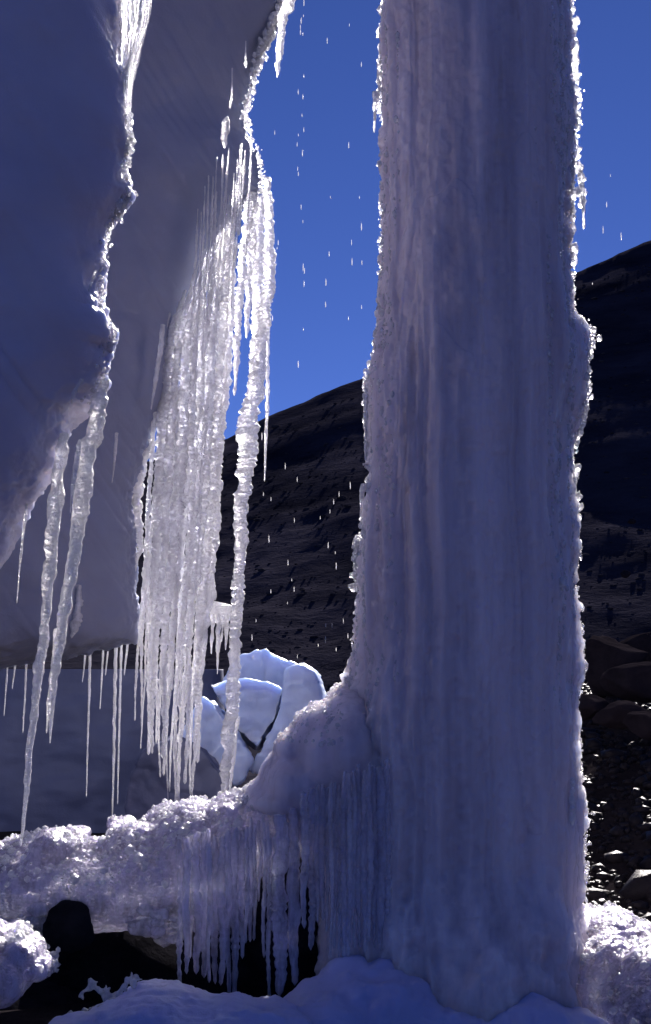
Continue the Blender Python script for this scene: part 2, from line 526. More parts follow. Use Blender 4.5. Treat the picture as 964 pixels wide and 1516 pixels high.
edgeB = [(-60, 470), (0, 424), (25, 412), (60, 398), (85, 386), (110, 378), (140, 374), (165, 366), (200, 372), (225, 386), (260, 392), (285, 388),
         (298, 366), (310, 352), (335, 330), (380, 312), (440, 292), (480, 272), (520, 256), (600, 240), (665, 206), (730, 192), (780, 200), (850, 202),
         (915, 206), (945, 200), (957, 150), (968, 100), (975, 50), (984, 0), (1000, -60), (1020, -150)]
rows = [(y, -330, x, 8.6 + .15 * math.sin(y / 170), .12 + .42 * min(1, max(0., (x + 330) / 450)) ** .8) for y, x in edgeB]
V, Fc = loft(rows, 800, 520, 2.0, disp_glacier, .06)
lobe2 = empty('glacier_lobe', W(0, 500, 8.6), 'grey violet wall of glacier ice directly above the bright icicle curtain', 'glacier ice')
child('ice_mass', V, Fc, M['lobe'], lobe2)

# shaded old ice wall far behind, under the overhang
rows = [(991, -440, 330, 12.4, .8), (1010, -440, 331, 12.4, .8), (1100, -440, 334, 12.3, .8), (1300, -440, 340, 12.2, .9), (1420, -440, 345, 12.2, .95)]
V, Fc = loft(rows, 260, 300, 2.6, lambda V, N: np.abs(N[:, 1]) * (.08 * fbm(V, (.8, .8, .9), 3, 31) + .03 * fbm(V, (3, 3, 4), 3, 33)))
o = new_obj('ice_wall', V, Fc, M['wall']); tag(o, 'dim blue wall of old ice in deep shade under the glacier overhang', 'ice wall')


# ================================================================== crystals along rims
def beads(path, Y, n, spread, size, seed, back=.03, elong=1.3):
    """clumps of small clear crystals frozen along a rim. path [(px,py)]"""
    rs = np.random.RandomState(seed)
    P = np.array([W(px, py, Y) for px, py in path]); d = np.r_[0, np.cumsum(np.linalg.norm(np.diff(P, axis=0), axis=1))]
    parts = []
    for k in range(n):
        t = rs.rand() * d[-1]
        # density gathered in clumps
        for _ in range(3):
            if noise(np.array([[t * 5.0, seed, 0]]), (1, 1, 1), seed)[0] > rs.uniform(-.9, .5): break
            t = rs.rand() * d[-1]
        c = np.array([np.interp(t, d, P[:, q]) for q in range(3)])
        c += np.array([rs.normal() * spread, rs.normal() * back, rs.normal() * spread * .5])
        r = size * min(2.0, math.exp(rs.normal() * .6)) * (.75 + .5 * (noise(np.array([[t * 2.3, 3, 0]]), (1, 1, 1), seed)[0] > 0))
        V, Fc = ICO[2 if r > .012 else 1]
        V = V * (1 + .45 * noise(V + k, (1.9, 1.9, 1.9), k % 50))[:, None] * r * np.array([rs.uniform(.6, 1.1), rs.uniform(.6, 1.1), rs.uniform(.8, elong)])
        parts.append((V + c, Fc))
    return parts


def icicle_pts(pts, Y, dy=0.0):
    """pts [(px,py,halfwidth)]"""
    m_ = mpp(Y)
    out = []
    for q, (px, py, hw) in enumerate(pts):
        x, y_, z = W(px, py, Y); out.append((x, y_ + dy, z, max(hw * m_, .0015)))
    return out


def icicle(pts, Y, seed, **kw):
    return tube(icicle_pts(pts, Y), seed=seed, **kw)


# rim of the near lobe
pA = [(x - 4, y) for y, x in edgeA if -60 <= y <= 600]
parts = beads(pA, 5.12, 1250, .007, .0058, 61, back=.03)
# bright frozen trickles at the top, where the rim widens
for k in range(17):
    x0 = 172 + k * 3.6; x1 = 178 + (k % 6) * 2.6
    yb = 210 - (k - 5) ** 2 * .6 + R.uniform(-40, 30)
    parts.append(icicle([(x0 + R.uniform(-3, 3), -70, 2.4), (x0 * .7 + x1 * .3 + 2, 30, 2.2), (x1 + (x0 - x1) * .3, 100, 2.0), (x1 + 3, max(120, yb), 1)], 5.08 + R.uniform(-.04, .08), 300 + k, nseg=8, lump=.5, rib=.3))
V, Fc = join([p for p in parts])if False else (None, None)


def tri(parts):
    Vs, Fs, b = [], [], 0
    for V, Fc in parts:
        Fc = np.asarray(Fc)
        if Fc.shape[1] == 4: Fc = np.vstack([Fc[:, [0, 1, 2]], Fc[:, [0, 2, 3]]])
        Vs.append(V); Fs.append(Fc + b); b += len(V)
    return np.vstack(Vs), np.vstack(Fs)


V, Fc = tri(parts); tag(child('crystal_rim', V, Fc, M['crystal'], lobe1), kind='stuff')
pB = [(x - 3, y) for y, x in edgeB if -30 <= y <= 290]
parts = beads(pB, 8.55, 700, .009, .009, 62, back=.05)
V, Fc = tri(parts); tag(child('crystal_rim', V, Fc, M['crystal'], lobe2), kind='stuff')


def icicle_thing(pts, Y, seed, label, group, name='icicle', m=None, **kw):
    V, Fc = icicle(pts, Y, seed, **kw)
    loc = icicle_pts(pts, Y)[0][:3]
    o = new_obj(name, V, Fc, m or M['clear'], loc=loc); tag(o, label, 'icicle', group); return o


G1 = 'icicles hanging from the near glacier lobe'
icicle_thing([(96, 640, 6), (88, 690, 10), (80, 760, 10), (70, 860, 9), (62, 960, 8), (52, 1040, 6.5), (44, 1110, 5), (38, 1180, 3.4), (31, 1252, 1.5)], 5.1, 1,
             'longest icicle at far left, reaching down almost to the ice shelf', G1, nseg=18)
icicle_thing([(156, 560, 5), (148, 590, 12), (138, 640, 15), (126, 700, 13), (113, 790, 11), (98, 880, 9.5), (88, 950, 8), (80, 1010, 6), (75, 1060, 4), (74, 1100, 1)], 5.1, 2,
             'thick bright icicle second from the left, hanging from the nub of the near lobe', G1, nseg=20)
icicle_thing([(84, 930, 4), (80, 990, 4), (72, 1040, 3), (69, 1085, 1)], 5.14, 3, 'small spike frozen to the tip of the thick bright icicle at left', G1)
icicle_thing([(142, 400, 2.5), (133, 425, 2), (126, 450, 2), (121, 505, .8)], 5.0, 4, 'thin curved icicle dangling from the jagged rim high on the left', G1)
icicle_thing([(118, 650, 3), (112, 690, 4), (107, 730, 2.5), (104, 760, .8)], 5.05, 5, 'short icicle between the two long left icicles near their tops', G1)
icicle_thing([(40, 745, 2.5), (34, 790, 2), (29, 840, 1.6), (25, 893, .6)], 5.1, 6, 'hair thin icicle at the far left above the ice shelf', G1)
icicle_thing([(122, 560, 3), (110, 580, 3.5), (106, 598, 1)], 4.98, 7, 'stubby icicle clinging under the rim of the near lobe', G1)
G2 = 'small icicles along the lower part of the grey wall'
icicle_thing([(222, 650, 6), (208, 690, 10), (198, 730, 8), (188, 790, 6), (178, 850, 4), (171, 908, 1)], 8.5, 8, 'knobbly bright icicle left of the icicle curtain, beside the patch of sky', G2, nseg=14, lump=.45)
icicle_thing([(202, 730, 6), (206, 780, 6), (208, 815, 4), (200, 830, 4), (199, 857, 1.5)], 8.45, 9, 'short knobbly icicle between the curtain and the bright icicle on its left', G2, nseg=14, lump=.45)
icicle_thing([(116, 865, 4), (118, 890, 5), (112, 925, 7), (106, 942, 3)], 8.1, 10, 'small melting icicle stuck to the lower edge of the grey wall', G2, lump=.45)
icicle_thing([(173, 640, 2.5), (170, 680, 2), (166, 715, .6)], 8.0, 11, 'faint thin icicle on the face of the grey wall', G2)
icicle_thing([(242, 480, 4), (236, 530, 4), (229, 570, 3), (224, 606, 1)], 8.1, 12, 'slender icicle at the top left corner of the icicle curtain', G2)
G3 = 'faint thin icicles in front of the dim ice wall'
for k, (px, y0, y1, hw, lab) in enumerate([
        (130, 950, 1180, 2.5, 'faint long icicle in front of the dim ice wall, leftmost of the dim trio'), (168, 945, 1228, 3.4, 'tallest dim icicle before the dark ice wall, touching the shelf'),
        (176, 945, 1190, 2.4, 'dim icicle just right of the tallest dim one'), (36, 975, 1085, 2, 'thin dim icicle just left of the longest icicle'),
        (124, 955, 1010, 2.2, 'short dim icicle under the overhang edge, left of the faint long one'), (8, 975, 1060, 1.8, 'faint icicle at the far left below the overhang'),
        (20, 975, 1020, 2, 'tiny icicle at the far left below the overhang'), (150, 950, 1050, 2, 'short dim icicle between the dim long ones'),
        (186, 940, 1000, 2.4, 'short dim icicle close to the curtain under the overhang'), (158, 945, 1000, 2, 'very short dim icicle beneath the overhang edge')]):
    icicle_thing([(px + 4, y0 - 14, hw * .8), (px + 2, (y0 * 2 + y1) / 3, hw * .7), (px, (y0 + 2 * y1) / 3, hw * .5), (px - 2, y1, .7)], 8.9, 20 + k, lab, G3, nseg=8, step=.01)

# ================================================================== bright icicle curtain
cur = empty('icicle_curtain', W(300, 300, 8.5), 'dense bright curtain of sunlit icicles hanging from the glacier wall to the ice shelf', 'icicle curtain')
Ly = [(300, 300), (340, 290), (480, 240), (520, 234), (650, 228), (800, 214), (950, 204), (1100, 200), (1200, 205)]
Ry = [(280, 352), (330, 346), (480, 341), (600, 335), (720, 325), (850, 314), (950, 305), (1050, 299), (1200, 290)]
Lf = lambda y: np.interp(y, [q[0] for q in Ly], [q[1] for q in Ly])
Rf = lambda y: np.interp(y, [q[0] for q in Ry], [q[1] for q in Ry])
strands = []
nS = 25
for k in range(nS):
    f = (k + .5) / nS + R.uniform(-.012, .012)
    ytop = np.interp(f, [0, .15, .35, .6, 1], [500, 465, 400, 320, 285]) + R.uniform(-25, 25)
    ybot = np.interp(f, [0, .12, .3, .45, .55, .8, 1], [1100, 1110, 1130, 1192, 1195, 1195, 1185]) - (R.random() ** 2) * 60
    if k % 5 == 3: ybot -= R.uniform(60, 260)
    hw = R.choice([2.4, 3.2, 4, 5, 6.5, 7.5]) * R.uniform(.9, 1.1)
    pts = []
    for q in range(14):
        t = q / 13; yv = ytop + (ybot - ytop) * t
        xv = Lf(yv) + (Rf(yv) - Lf(yv)) * f + 2.5 * math.sin(yv / 60 + k * 2.1)
        w = hw * (0.35 + .65 * min(1, t * 6)) * (1 if t < .6 else 1 - (t - .6) / .4 * .72)
        pts.append((xv, yv, w))
    V, Fc = icicle(pts, 8.45 + R.uniform(-.04, .05), 100 + k, nseg=12, step=.007, lump=.38, rib=.2)
    child('icicle', V, Fc, M['clear_far'], cur)
# right hand group
for k, pts in enumerate([
        [(372, 285, 8), (366, 330, 8), (360, 380, 7), (354, 440, 6), (351, 520, 5), (347, 585, 1.5)],
        [(376, 290, 7), (372, 350, 8), (369, 420, 6), (366, 480, 4), (365, 500, 1)],
        [(396, 262, 5), (397, 300, 7), (398, 350, 8), (397, 420, 9), (390, 480, 9), (384, 540, 10), (374, 590, 13), (367, 640, 14), (361, 690, 14), (358, 760, 9), (353, 840, 9), (350, 900, 9), (347, 960, 8), (344, 1020, 10), (339, 1090, 9), (334, 1150, 7), (330, 1184, 4)],
        [(386, 290, 7), (383, 340, 9), (382, 400, 9), (381, 460, 9), (378, 520, 8), (372, 570, 5)],
        [(396, 470, 4), (396, 520, 3.4), (396, 580, 3), (394, 640, 2.2), (392, 712, .8)],
        [(352, 1060, 4), (346, 1110, 4), (342, 1150, 3), (340, 1172, 1.2)],
]):
    V, Fc = icicle(pts, 8.42 + .02 * k, 200 + k, nseg=16, step=.006, lump=.3, rib=.18)
    child('icicle', V, Fc, M['clear_far'], cur)
# milky sheet tying the strands together
rows = [(290, 350, 372, 8.42, .02), (330, 322, 344, 8.6, .03), (400, 300, 342, 8.6, .04), (470, 262, 340, 8.6, .05), (500, 246, 338, 8.6, .05), (620, 238, 332, 8.58, .05), (760, 224, 318, 8.56, .05), (880, 236, 300, 8.56, .03), (940, 250, 290, 8.56, .01)]
V, Fc = loft(rows, 420, 90, 3.0, lambda V, N: .014 * fbm(V, (16, 16, 1.5), 3, 44))
child('ice_sheet', V, Fc, M['film'], cur)
# little bridge with hanging teeth between curtain and right icicle
rows = [(891, 318, 334, 8.6, .02), (896, 306, 348, 8.6, .05), (912, 306, 346, 8.6, .05), (922, 310, 340, 8.6, .02)]
V, Fc = loft(rows, 40, 60, 2.2, lambda V, N: .012 * fbm(V, (14, 14, 14), 3, 54))
child('ice_bridge', V, Fc, M['clear_far'], cur)
for k, (px, y0, y1, hw) in enumerate([(313, 915, 968, 2.6), (322, 915, 998, 3), (334, 915, 962, 2.6), (328, 918, 950, 1.8)]):
    V, Fc = icicle([(px + 2, y0 - 6, hw * 1.3), (px + 1, (y0 + y1) / 2, hw), (px, y1, .7)], 8.5, 240 + k, nseg=8, lump=.35)
    child('icicle', V, Fc, M['clear_far'], cur)
rows = [(845, 308, 313, 8.5, .03), (868, 306, 321, 8.5, .05), (888, 308, 318, 8.5, .03)]
V, Fc = loft(rows, 40, 40, 2.0, lambda V, N: .01 * fbm(V, (14, 14, 14), 3, 56)); child('ice_knob', V, Fc, M['clear_far'], cur)
# thin trickles above the curtain
for k in range(16):
    x0 = 286 + k * 5.2 + R.uniform(-3, 3); y0 = 250 + R.uniform(-30, 50) - (k - 6) * 4; L_ = R.uniform(110, 240) + (60 if k < 6 else 0)
    V, Fc = icicle([(x0 + 6, y0, 1.1), (x0 + 3, y0 + L_ * .4, 1.8), (x0 - 4, y0 + L_, 1.2)], 8.12, 260 + k, nseg=7, step=.01, lump=.5, rib=.3)
    child('icicle', V, Fc, M['clear_far'], cur)

G5 = 'icicles on the rim of the grey wall against the sky'
icicle_thing([(428, -10, 9), (424, 10, 9), (419, 35, 7), (415, 65, 5), (412, 95, 4), (411, 114, 1)], 8.45, 14, 'bright glittering icicle at the top, hanging free against the blue sky', G5, lump=.5, nseg=14, m=M['clear_far'])
icicle_thing([(337, 172, 2.5), (333, 182, 5), (332, 205, 5.5), (333, 218, 1.5)], 8.0, 15, 'short thick icicle on the grey wall just above the curtain', G5, lump=.4)
icicle_thing([(344, 100, 1), (343, 145, 1.3), (342, 152, 3), (341, 160, 1)], 8.0, 16, 'tiny trickle with a bright bead high on the grey wall', G5, lump=.3)
icicle_thing([(364, 60, 1), (364, 90, 1.2), (364, 94, 2.6), (364, 100, 1)], 8.0, 17, 'small bright bead on the grey wall near the sky edge', G5, lump=.3)

# ================================================================== the ice column
YC = 5.6
colm = empty('ice_column', W(690, 1300, YC), 'massive fluted column of grey violet ice standing right of centre, with glittering rims', 'ice column')
cl = [(-120, 566), (0, 564), (60, 562), (140, 560), (200, 566), (260, 566), (300, 562), (400, 562), (480, 562), (515, 556), (545, 545), (600, 541), (660, 545), (690, 548), (740, 540),
      (800, 534), (850, 530), (900, 526), (950, 522), (1000, 520), (1040, 505), (1100, 492), (1200, 480), (1300, 470), (1400, 470), (1560, 470)]
cr = [(-120, 840), (0, 838), (60, 846), (100, 842), (160, 850), (220, 846), (280, 838), (330, 840), (400, 840), (470, 844), (486, 862), (520, 868), (600, 862), (640, 846), (680, 842), (760, 848),
      (850, 844), (950, 850), (1050, 848), (1120, 852), (1200, 860), (1280, 862), (1330, 856), (1400, 862), (1500, 870), (1560, 880)]
ys_ = sorted(set([q[0] for q in cl] + [q[0] for q in cr] + [1270, 1310, 1350, 1430, 1470]))
rows = [(yv, np.interp(yv, [q[0] for q in cl], [q[1] for q in cl]) + (16 if yv < 1000 else 8), np.interp(yv, [q[0] for q in cr], [q[1] for q in cr]) - 5, YC, .30 + .24 * float(np.clip((yv - 1270) / 290, 0, 1)) ** 1.3) for yv in ys_]


def disp_col(V, N):
    # flutes run down the column: fine across, slow along
    q = V.copy()
    q[:, 0] += .02 * noise(V, (2, 2, 2.5), 71); q[:, 1] += .02 * noise(V, (2, 2, 2.5), 72)
    d = .030 * noise(q, (5, 5, .35), 73) + .016 * np.abs(noise(q, (12, 12, .6), 74)) + .005 * noise(q, (26, 26, 1.2), 75)
    d += .012 * fbm(V, (5, 5, 3), 2, 77) + .004 * fbm(V, (40, 40, 26), 2, 78)
    left = np.clip((.45 - V[:, 0]) / .3, 0, 1)
    d += left * .006 * fbm(V, (50, 50, 30), 2, 79)
    edge = np.clip(1 - np.abs(N[:, 1]) * 1.8, 0, 1)
    d += edge * .016 * fbm(V, (22, 22, 18), 3, 80, .6)
    # terraces: some flutes stop short and leave a lip
    st = np.floor((noise(q, (9, 9, .5), 81) * .5 + .5) * 4) / 4
    d += .020 * st
    rg = 1 - np.abs(noise(q, (15, 15, .55), 87)); rg2 = 1 - np.abs(noise(q, (34, 34, 1.0), 88))
    d += (.4 + .9 * left) * (.022 * rg ** 3 + .009 * rg2 ** 3)
    low = np.clip((W(0, 1290, YC)[2] - V[:, 2]) / .25, 0, 1)
    d += low * (.05 * fbm(V, (4.5, 4.5, 3.5), 3, 85) + .01 * np.abs(fbm(V, (22, 22, 12), 2, 86)))
    return d


V, Fc = loft(rows, 1400, 620, 2.5, disp_col, .12)
child('column_body', V, Fc, M['column'], colm)
colV = V[:1400 * 620]; colN = vnormals(colV, grid_faces(1400, 620))
if np.mean(colN[:, 1] * (colV[:, 1] - YC)) < 0: colN = -colN
# rims
pl = [(x + 6, y) for y, x in cl if -50 <= y <= 1010]
pr = [(x + 1, y) for y, x in cr if -50 <= y <= 1360]
parts = beads(pl, YC + .08, 1900, .009, .0065, 63, back=.045)
# left nubs
parts += beads([(540, 555), (543, 620), (547, 665)], YC + .12, 220, .006, .008, 66)
parts += beads([(533, 800), (530, 840), (527, 870)], YC + .12, 110, .007, .008, 67)
# rows of beads frozen on the ribs near both edges
qn = colN; side_ = np.abs(qn[:, 1]) < .93
rowm = noise(colV, (34, 34, 1.2), 93) > .12
z0 = W(0, 1050, YC)[2]
cand = np.where(side_ & rowm & (colV[:, 1] < YC + .05) & (colV[:, 2] > z0) & (np.abs(colV[:, 0] - .55) > .26))[0]
rs = np.random.RandomState(808)
for k in range(2600):
    i0 = cand[rs.randint(len(cand))]; r = .0042 * math.exp(rs.normal() * .45); v, f = ICO[1]
    parts.append((v * (1 + .4 * noise(v + k, (1.9, 1.9, 1.9), k % 50))[:, None] * r * np.array([1, 1, 1.6]) + colV[i0] + colN[i0] * r * .3, f))
V, Fc = tri(parts); tag(child('crystal_rim', V, Fc, M['crystal'], colm), kind='stuff')
parts = beads(pr, YC + .10, 2400, .009, .0072, 64, back=.05)
parts += beads([(850, 95), (856, 130), (858, 165), (848, 185)], YC + .12, 70, .006, .006, 68)
parts += beads([(852, 215), (858, 245), (862, 275), (864, 300)], YC + .12, 60, .006, .006, 69)
parts += beads([(850, 486), (872, 490), (876, 505), (866, 530), (868, 570), (864, 600), (856, 630), (848, 660)], YC + .08, 460, .011, .0085, 70)
V, Fc = tri(parts); tag(child('crystal_rim', V, Fc, M['crystal'], colm), kind='stuff')
for k, (pts, Yi) in enumerate([
        ([(556, 135, 4), (555, 160, 3), (554, 196, 1)], YC), ([(862, 270, 4), (864, 300, 4), (864, 338, 1.4)], YC + .02), ([(549, 640, 3), (545, 670, 2.6), (543, 688, 1)], YC),
        ([(545, 560, 3.5), (542, 620, 3.4), (541, 682, 1)], YC), ([(538, 715, 4), (535, 735, 3), (534, 765, 1)], YC), ([(848, 430, 2), (849, 455, 1.6), (849, 472, .7)], YC),
        ([(877, 496, 4), (879, 508, 3), (881, 516, 1)], YC), ([(868, 600, 5), (864, 625, 4), (861, 640, 1.5)], YC), ([(846, 1150, 6), (843, 1220, 5), (838, 1262, 1.5)], YC - .18),
        ([(566, 60, 5), (563, 100, 4), (561, 150, 1.5)], YC + .05), ([(850, 60, 5), (853, 90, 4), (856, 125, 1.6)], YC + .05)]):
    V, Fc = icicle(pts, Yi, 400 + k, nseg=10, lump=.4, rib=.25); child('icicle', V, Fc, M['clear'], colm)
# ================================================================== shelf and mounds
def B(px, py, Y, rx, ry, rz, sub=3):
    """rx, rz measured, ry metres"""
    return blob(W(px, py, Y), (rx * mpp(Y), ry, rz * mpp(Y)), sub)


def disp_shelf(V, N):
    up = np.clip(N[:, 2] * 1.3 + .25, .25, 1)
    return .022 * fbm(V, (5, 5, 6), 2, 90) + (.4 + .6 * up) * (.009 * np.abs(fbm(V, (14, 14, 20), 2, 91)) + .005 * fbm(V, (42, 42, 42), 2, 92))


parts = [
    B(-60, 1330, 5.75, 150, .35, 55), B(60, 1300, 5.7, 110, .35, 58), B(70, 1265, 5.55, 36, .12, 30), B(150, 1310, 5.7, 120, .38, 62), B(230, 1290, 5.7, 90, .36, 70),
    B(300, 1262, 5.7, 90, .34, 72), B(350, 1240, 5.7, 70, .32, 62), B(255, 1225, 5.85, 46, .2, 28), B(310, 1320, 5.6, 70, .14, 60),
    B(400, 1218, 5.68, 62, .3, 66), B(440, 1200, 5.7, 60, .26, 60),
    B(180, 1345, 5.6, 70, .2, 30), B(110, 1235, 5.85, 24, .12, 12), B(180, 1222, 5.9, 20, .1, 9), B(20, 1285, 5.6, 50, .2, 26),
]
V, Fc = fuse(parts, .010, 4, disp_shelf)
shelf = empty('ice_shelf', W(250, 1330, 5.6), 'glittering frozen ice shelf across the lower left, joined to the foot of the column', 'ice shelf')
child('shelf_body', V, Fc, M['shelf'], shelf)
dm = [B(440, 1165, 5.6, 58, .28, 66), B(405, 1178, 5.55, 40, .16, 30), B(425, 1190, 5.46, 60, .12, 22), B(482, 1122, 5.6, 62, .28, 84), B(520, 1115, 5.52, 56, .24, 92), B(545, 1150, 5.5, 60, .2, 110),
      B(506, 1040, 5.68, 26, .2, 28), B(540, 1075, 5.62, 40, .25, 64), B(486, 1072, 5.5, 40, .14, 26), B(430, 1108, 5.52, 26, .13, 24)]
Vd, Fd = fuse(dm, .009, 12, lambda V, N: .012 * fbm(V, (6, 6, 4), 2, 97) + (.0025 + .004 * np.clip(N[:, 2], 0, 1)) * fbm(V, (60, 60, 60), 2, 99))
child('ice_dome', Vd, Fd, M['column'], shelf)
# loose crystals lying on top of the shelf
parts = []
rs = np.random.RandomState(77)
NS = vnormals(V, Fc)
for k in range(2600):
    i0 = rs.randint(len(V))
    for _ in range(30):
        if NS[i0, 2] > .35 and V[i0, 2] > W(0, 1330, 5.7)[2]: break
        i0 = rs.randint(len(V))
    r = .0062 * math.exp(rs.normal() * .5)
    v, f = ICO[1]
    parts.append((v * (1 + .3 * noise(v + k, (2.2, 2.2, 2.2), k % 40))[:, None] * r + V[i0] + rs.normal(size=3) * .003, f))
cand = np.where((Vd[:, 2] > W(0, 1100, 5.5)[2]) & (Vd[:, 0] < W(505, 0, 5.5)[0]))[0]
for k in range(420):
    r = .0045 * math.exp(rs.normal() * .5); v, f = ICO[1]
    parts.append((v * (1 + .3 * noise(v + k, (2.2, 2.2, 2.2), k % 40))[:, None] * r + Vd[cand[rs.randint(len(cand))]], f))
v, f = tri(parts); tag(child('crystal_crust', v, f, M['crystal'], shelf), kind='stuff')
parts = []
for k in range(260):   # frozen lumps clinging to the underside and the brink
    px = rs.uniform(30, 262); py = rs.uniform(1325, 1372 + 22 * math.sin(px / 31)); r = .018 * math.exp(rs.normal() * .5); v, f = ICO[2]
    parts.append((v * (1 + .3 * noise(v + k, (2, 2, 2), k % 40))[:, None] * r * np.array([1.2, 1, .8]) + np.array(W(px, py, rs.uniform(5.38, 5.55))), f))
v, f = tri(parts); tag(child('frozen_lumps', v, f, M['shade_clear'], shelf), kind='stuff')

# front curtain under the shelf
fc = empty('icicle_curtain', W(400, 1220, 5.3), 'shaded curtain of glassy icicles below the shelf, left of the column foot', 'icicle curtain')
k = 0
xv = 262
while xv < 576:
    ytop = np.interp(xv, [262, 330, 400, 460, 520, 576], [1240, 1228, 1205, 1170, 1140, 1120]) + R.uniform(-8, 8)
    ybot = np.interp(xv, [262, 300, 330, 380, 400, 420, 450, 500, 576], [1440, 1450, 1470, 1400, 1478, 1478, 1370, 1420, 1440]) + R.uniform(-40, 30)
    hw = R.uniform(3, 7.5)
    if 372 < xv < 394: hw = 3.2; ybot -= 40
    if 396 < xv < 418: hw = 11; ybot = 1470
    elif 420 < xv < 440: hw = 8.5; ybot = 1455
    Yi = 5.34 + R.uniform(-.03, .05) - (.06 if xv > 440 else 0)
    pts = [(xv + hw + 1.5 * math.sin(q + xv), ytop + (ybot - ytop) * q / 8, hw * (1 if q < 5 else 1 - (q - 5) * .15) * (.7 + .3 * min(1, q))) for q in range(9)]
    V, Fc = icicle(pts, Yi, 500 + k, nseg=14, step=.005, lump=.16, rib=.22)
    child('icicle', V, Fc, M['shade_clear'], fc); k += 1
    xv += hw * (1.75 if not 372 < xv < 440 else 2.15)
# apron of blue ice in front of the column foot
parts = [B(700, 1620, 5.2, 210, .24, 130), B(620, 1560, 5.2, 70, .22, 80), B(790, 1570, 5.2, 80, .22, 90), B(560, 1510, 5.25, 90, .25, 75), 
         B(480, 1530, 5.15, 80, .25, 70), B(850, 1600, 5.2, 90, .25, 100), B(520, 1470, 5.25, 45, .2, 45), B(575, 1530, 5.25, 40, .16, 60)]
V, Fc = fuse(parts, .012, 8, lambda V, N: .030 * fbm(V, (5, 5, 3), 3, 95) + .008 * np.abs(noise(V, (24, 24, 4), 98)) + .007 * np.abs(fbm(V, (26, 26, 20), 3, 96)))
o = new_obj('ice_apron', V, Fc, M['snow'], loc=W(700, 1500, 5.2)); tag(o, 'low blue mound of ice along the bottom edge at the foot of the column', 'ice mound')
# right mound
parts = [B(870, 1400, 5.75, 34, .2, 50), B(905, 1430, 5.7, 60, .3, 75), B(960, 1460, 5.6, 70, .35, 85), B(1020, 1490, 5.5, 80, .35, 100), B(900, 1500, 5.45, 70, .25, 110), B(960, 1540, 5.3, 90, .3, 130)]
V, Fc = fuse(parts, .010, 3, disp_shelf)
rm = empty('ice_mound', W(920, 1500, 5.6), 'sparkling ice mound in the lower right corner beside the column foot', 'ice mound')
child('mound_body', V, Fc, M['shelf'], rm)
N = vnormals(V, Fc); cand = np.where(N[:, 2] > .25)[0]
parts = []
for k in range(700):
    p = V[cand[rs.randint(len(cand))]]; r = .0065 * math.exp(rs.normal() * .5); v, f = ICO[1]
    parts.append((v * (1 + .3 * noise(v + k, (2.2, 2.2, 2.2), k % 40))[:, None] * r + p + rs.normal(size=3) * .003, f))
v, f = tri(parts); tag(child('crystal_crust', v, f, M['crystal'], rm), kind='stuff')

# bottom snow and left patch
parts = [B(240, 1540, 4.95, 130, .3, 70), B(330, 1530, 4.95, 90, .25, 55), B(150, 1550, 4.9, 90, .2, 50), B(400, 1530, 5.0, 70, .25, 50), B(215, 1490, 5.0, 40, .15, 28), B(290, 1500, 5.0, 60, .15, 30)]
V, Fc = fuse(parts, .010, 4, disp_shelf)
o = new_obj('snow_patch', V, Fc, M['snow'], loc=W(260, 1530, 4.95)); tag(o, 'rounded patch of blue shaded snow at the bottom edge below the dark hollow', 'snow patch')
sp2 = o
parts = [B(-10, 1440, 5.0, 60, .25, 45), B(30, 1415, 5.0, 30, .15, 28), B(50, 1432, 5.0, 26, .12, 16), B(15, 1385, 5.1, 22, .12, 16), B(-40, 1420, 5.0, 60, .25, 60)]
V, Fc = fuse(parts, .008, 2, disp_shelf)
o = new_obj('snow_patch', V, Fc, M['shelf'], loc=W(0, 1440, 5.0)); tag(o, 'small sunlit clump of crusted snow at the left edge beside the dark hollow', 'snow patch')
parts = beads([(0, 1385), (30, 1380), (60, 1410), (78, 1430), (60, 1440)], 5.0, 160, .012, .007, 82, back=.05)
v, f = tri(parts); tag(child('crystal_crust', v, f, M['crystal'], o), kind='stuff')
# frothy loop
cl_pts = [(120, 1478), (122, 1468), (135, 1462), (137, 1450), (140, 1462), (150, 1468), (160, 1462), (155, 1475), (165, 1490)]
parts = beads(cl_pts, 5.0, 90, .006, .007, 83, back=.012)
cr_pts = [(90, 1510), (130, 1500), (165, 1485), (190, 1452), (222, 1448), (250, 1462), (290, 1468), (360, 1475)]
parts += beads(cr_pts, 5.0, 170, .008, .0055, 84, back=.03)
parts += [tube([(*W(a[0], a[1], 5.0), .010), (*W(b[0], b[1], 5.0), .010)], nseg=8, step=.008) for a, b in list(zip(cl_pts, cl_pts[1:])) + list(zip(cr_pts, cr_pts[1:]))]
v, f = fuse(parts, .0045, 1)
lab_ = np.arange(len(v))      # keep the one connected piece
for _ in range(4000):
    mn = lab_[f].min(1); new = lab_.copy(); np.minimum.at(new, f.ravel(), np.repeat(mn, f.shape[1])); new = new[new]
    if (new == lab_).all(): break
    lab_ = new
big = np.bincount(lab_).argmax(); keep = lab_ == big; idx = np.cumsum(keep) - 1
f = idx[f[keep[f].all(1)]]; v = v[keep]
o = new_obj('ice_crust', v, f, M['crystal'], loc=W(140, 1470, 5.0)); tag(o, 'small lacy crust of ice with a loop, rimming the snow at the bottom left', 'ice crust')

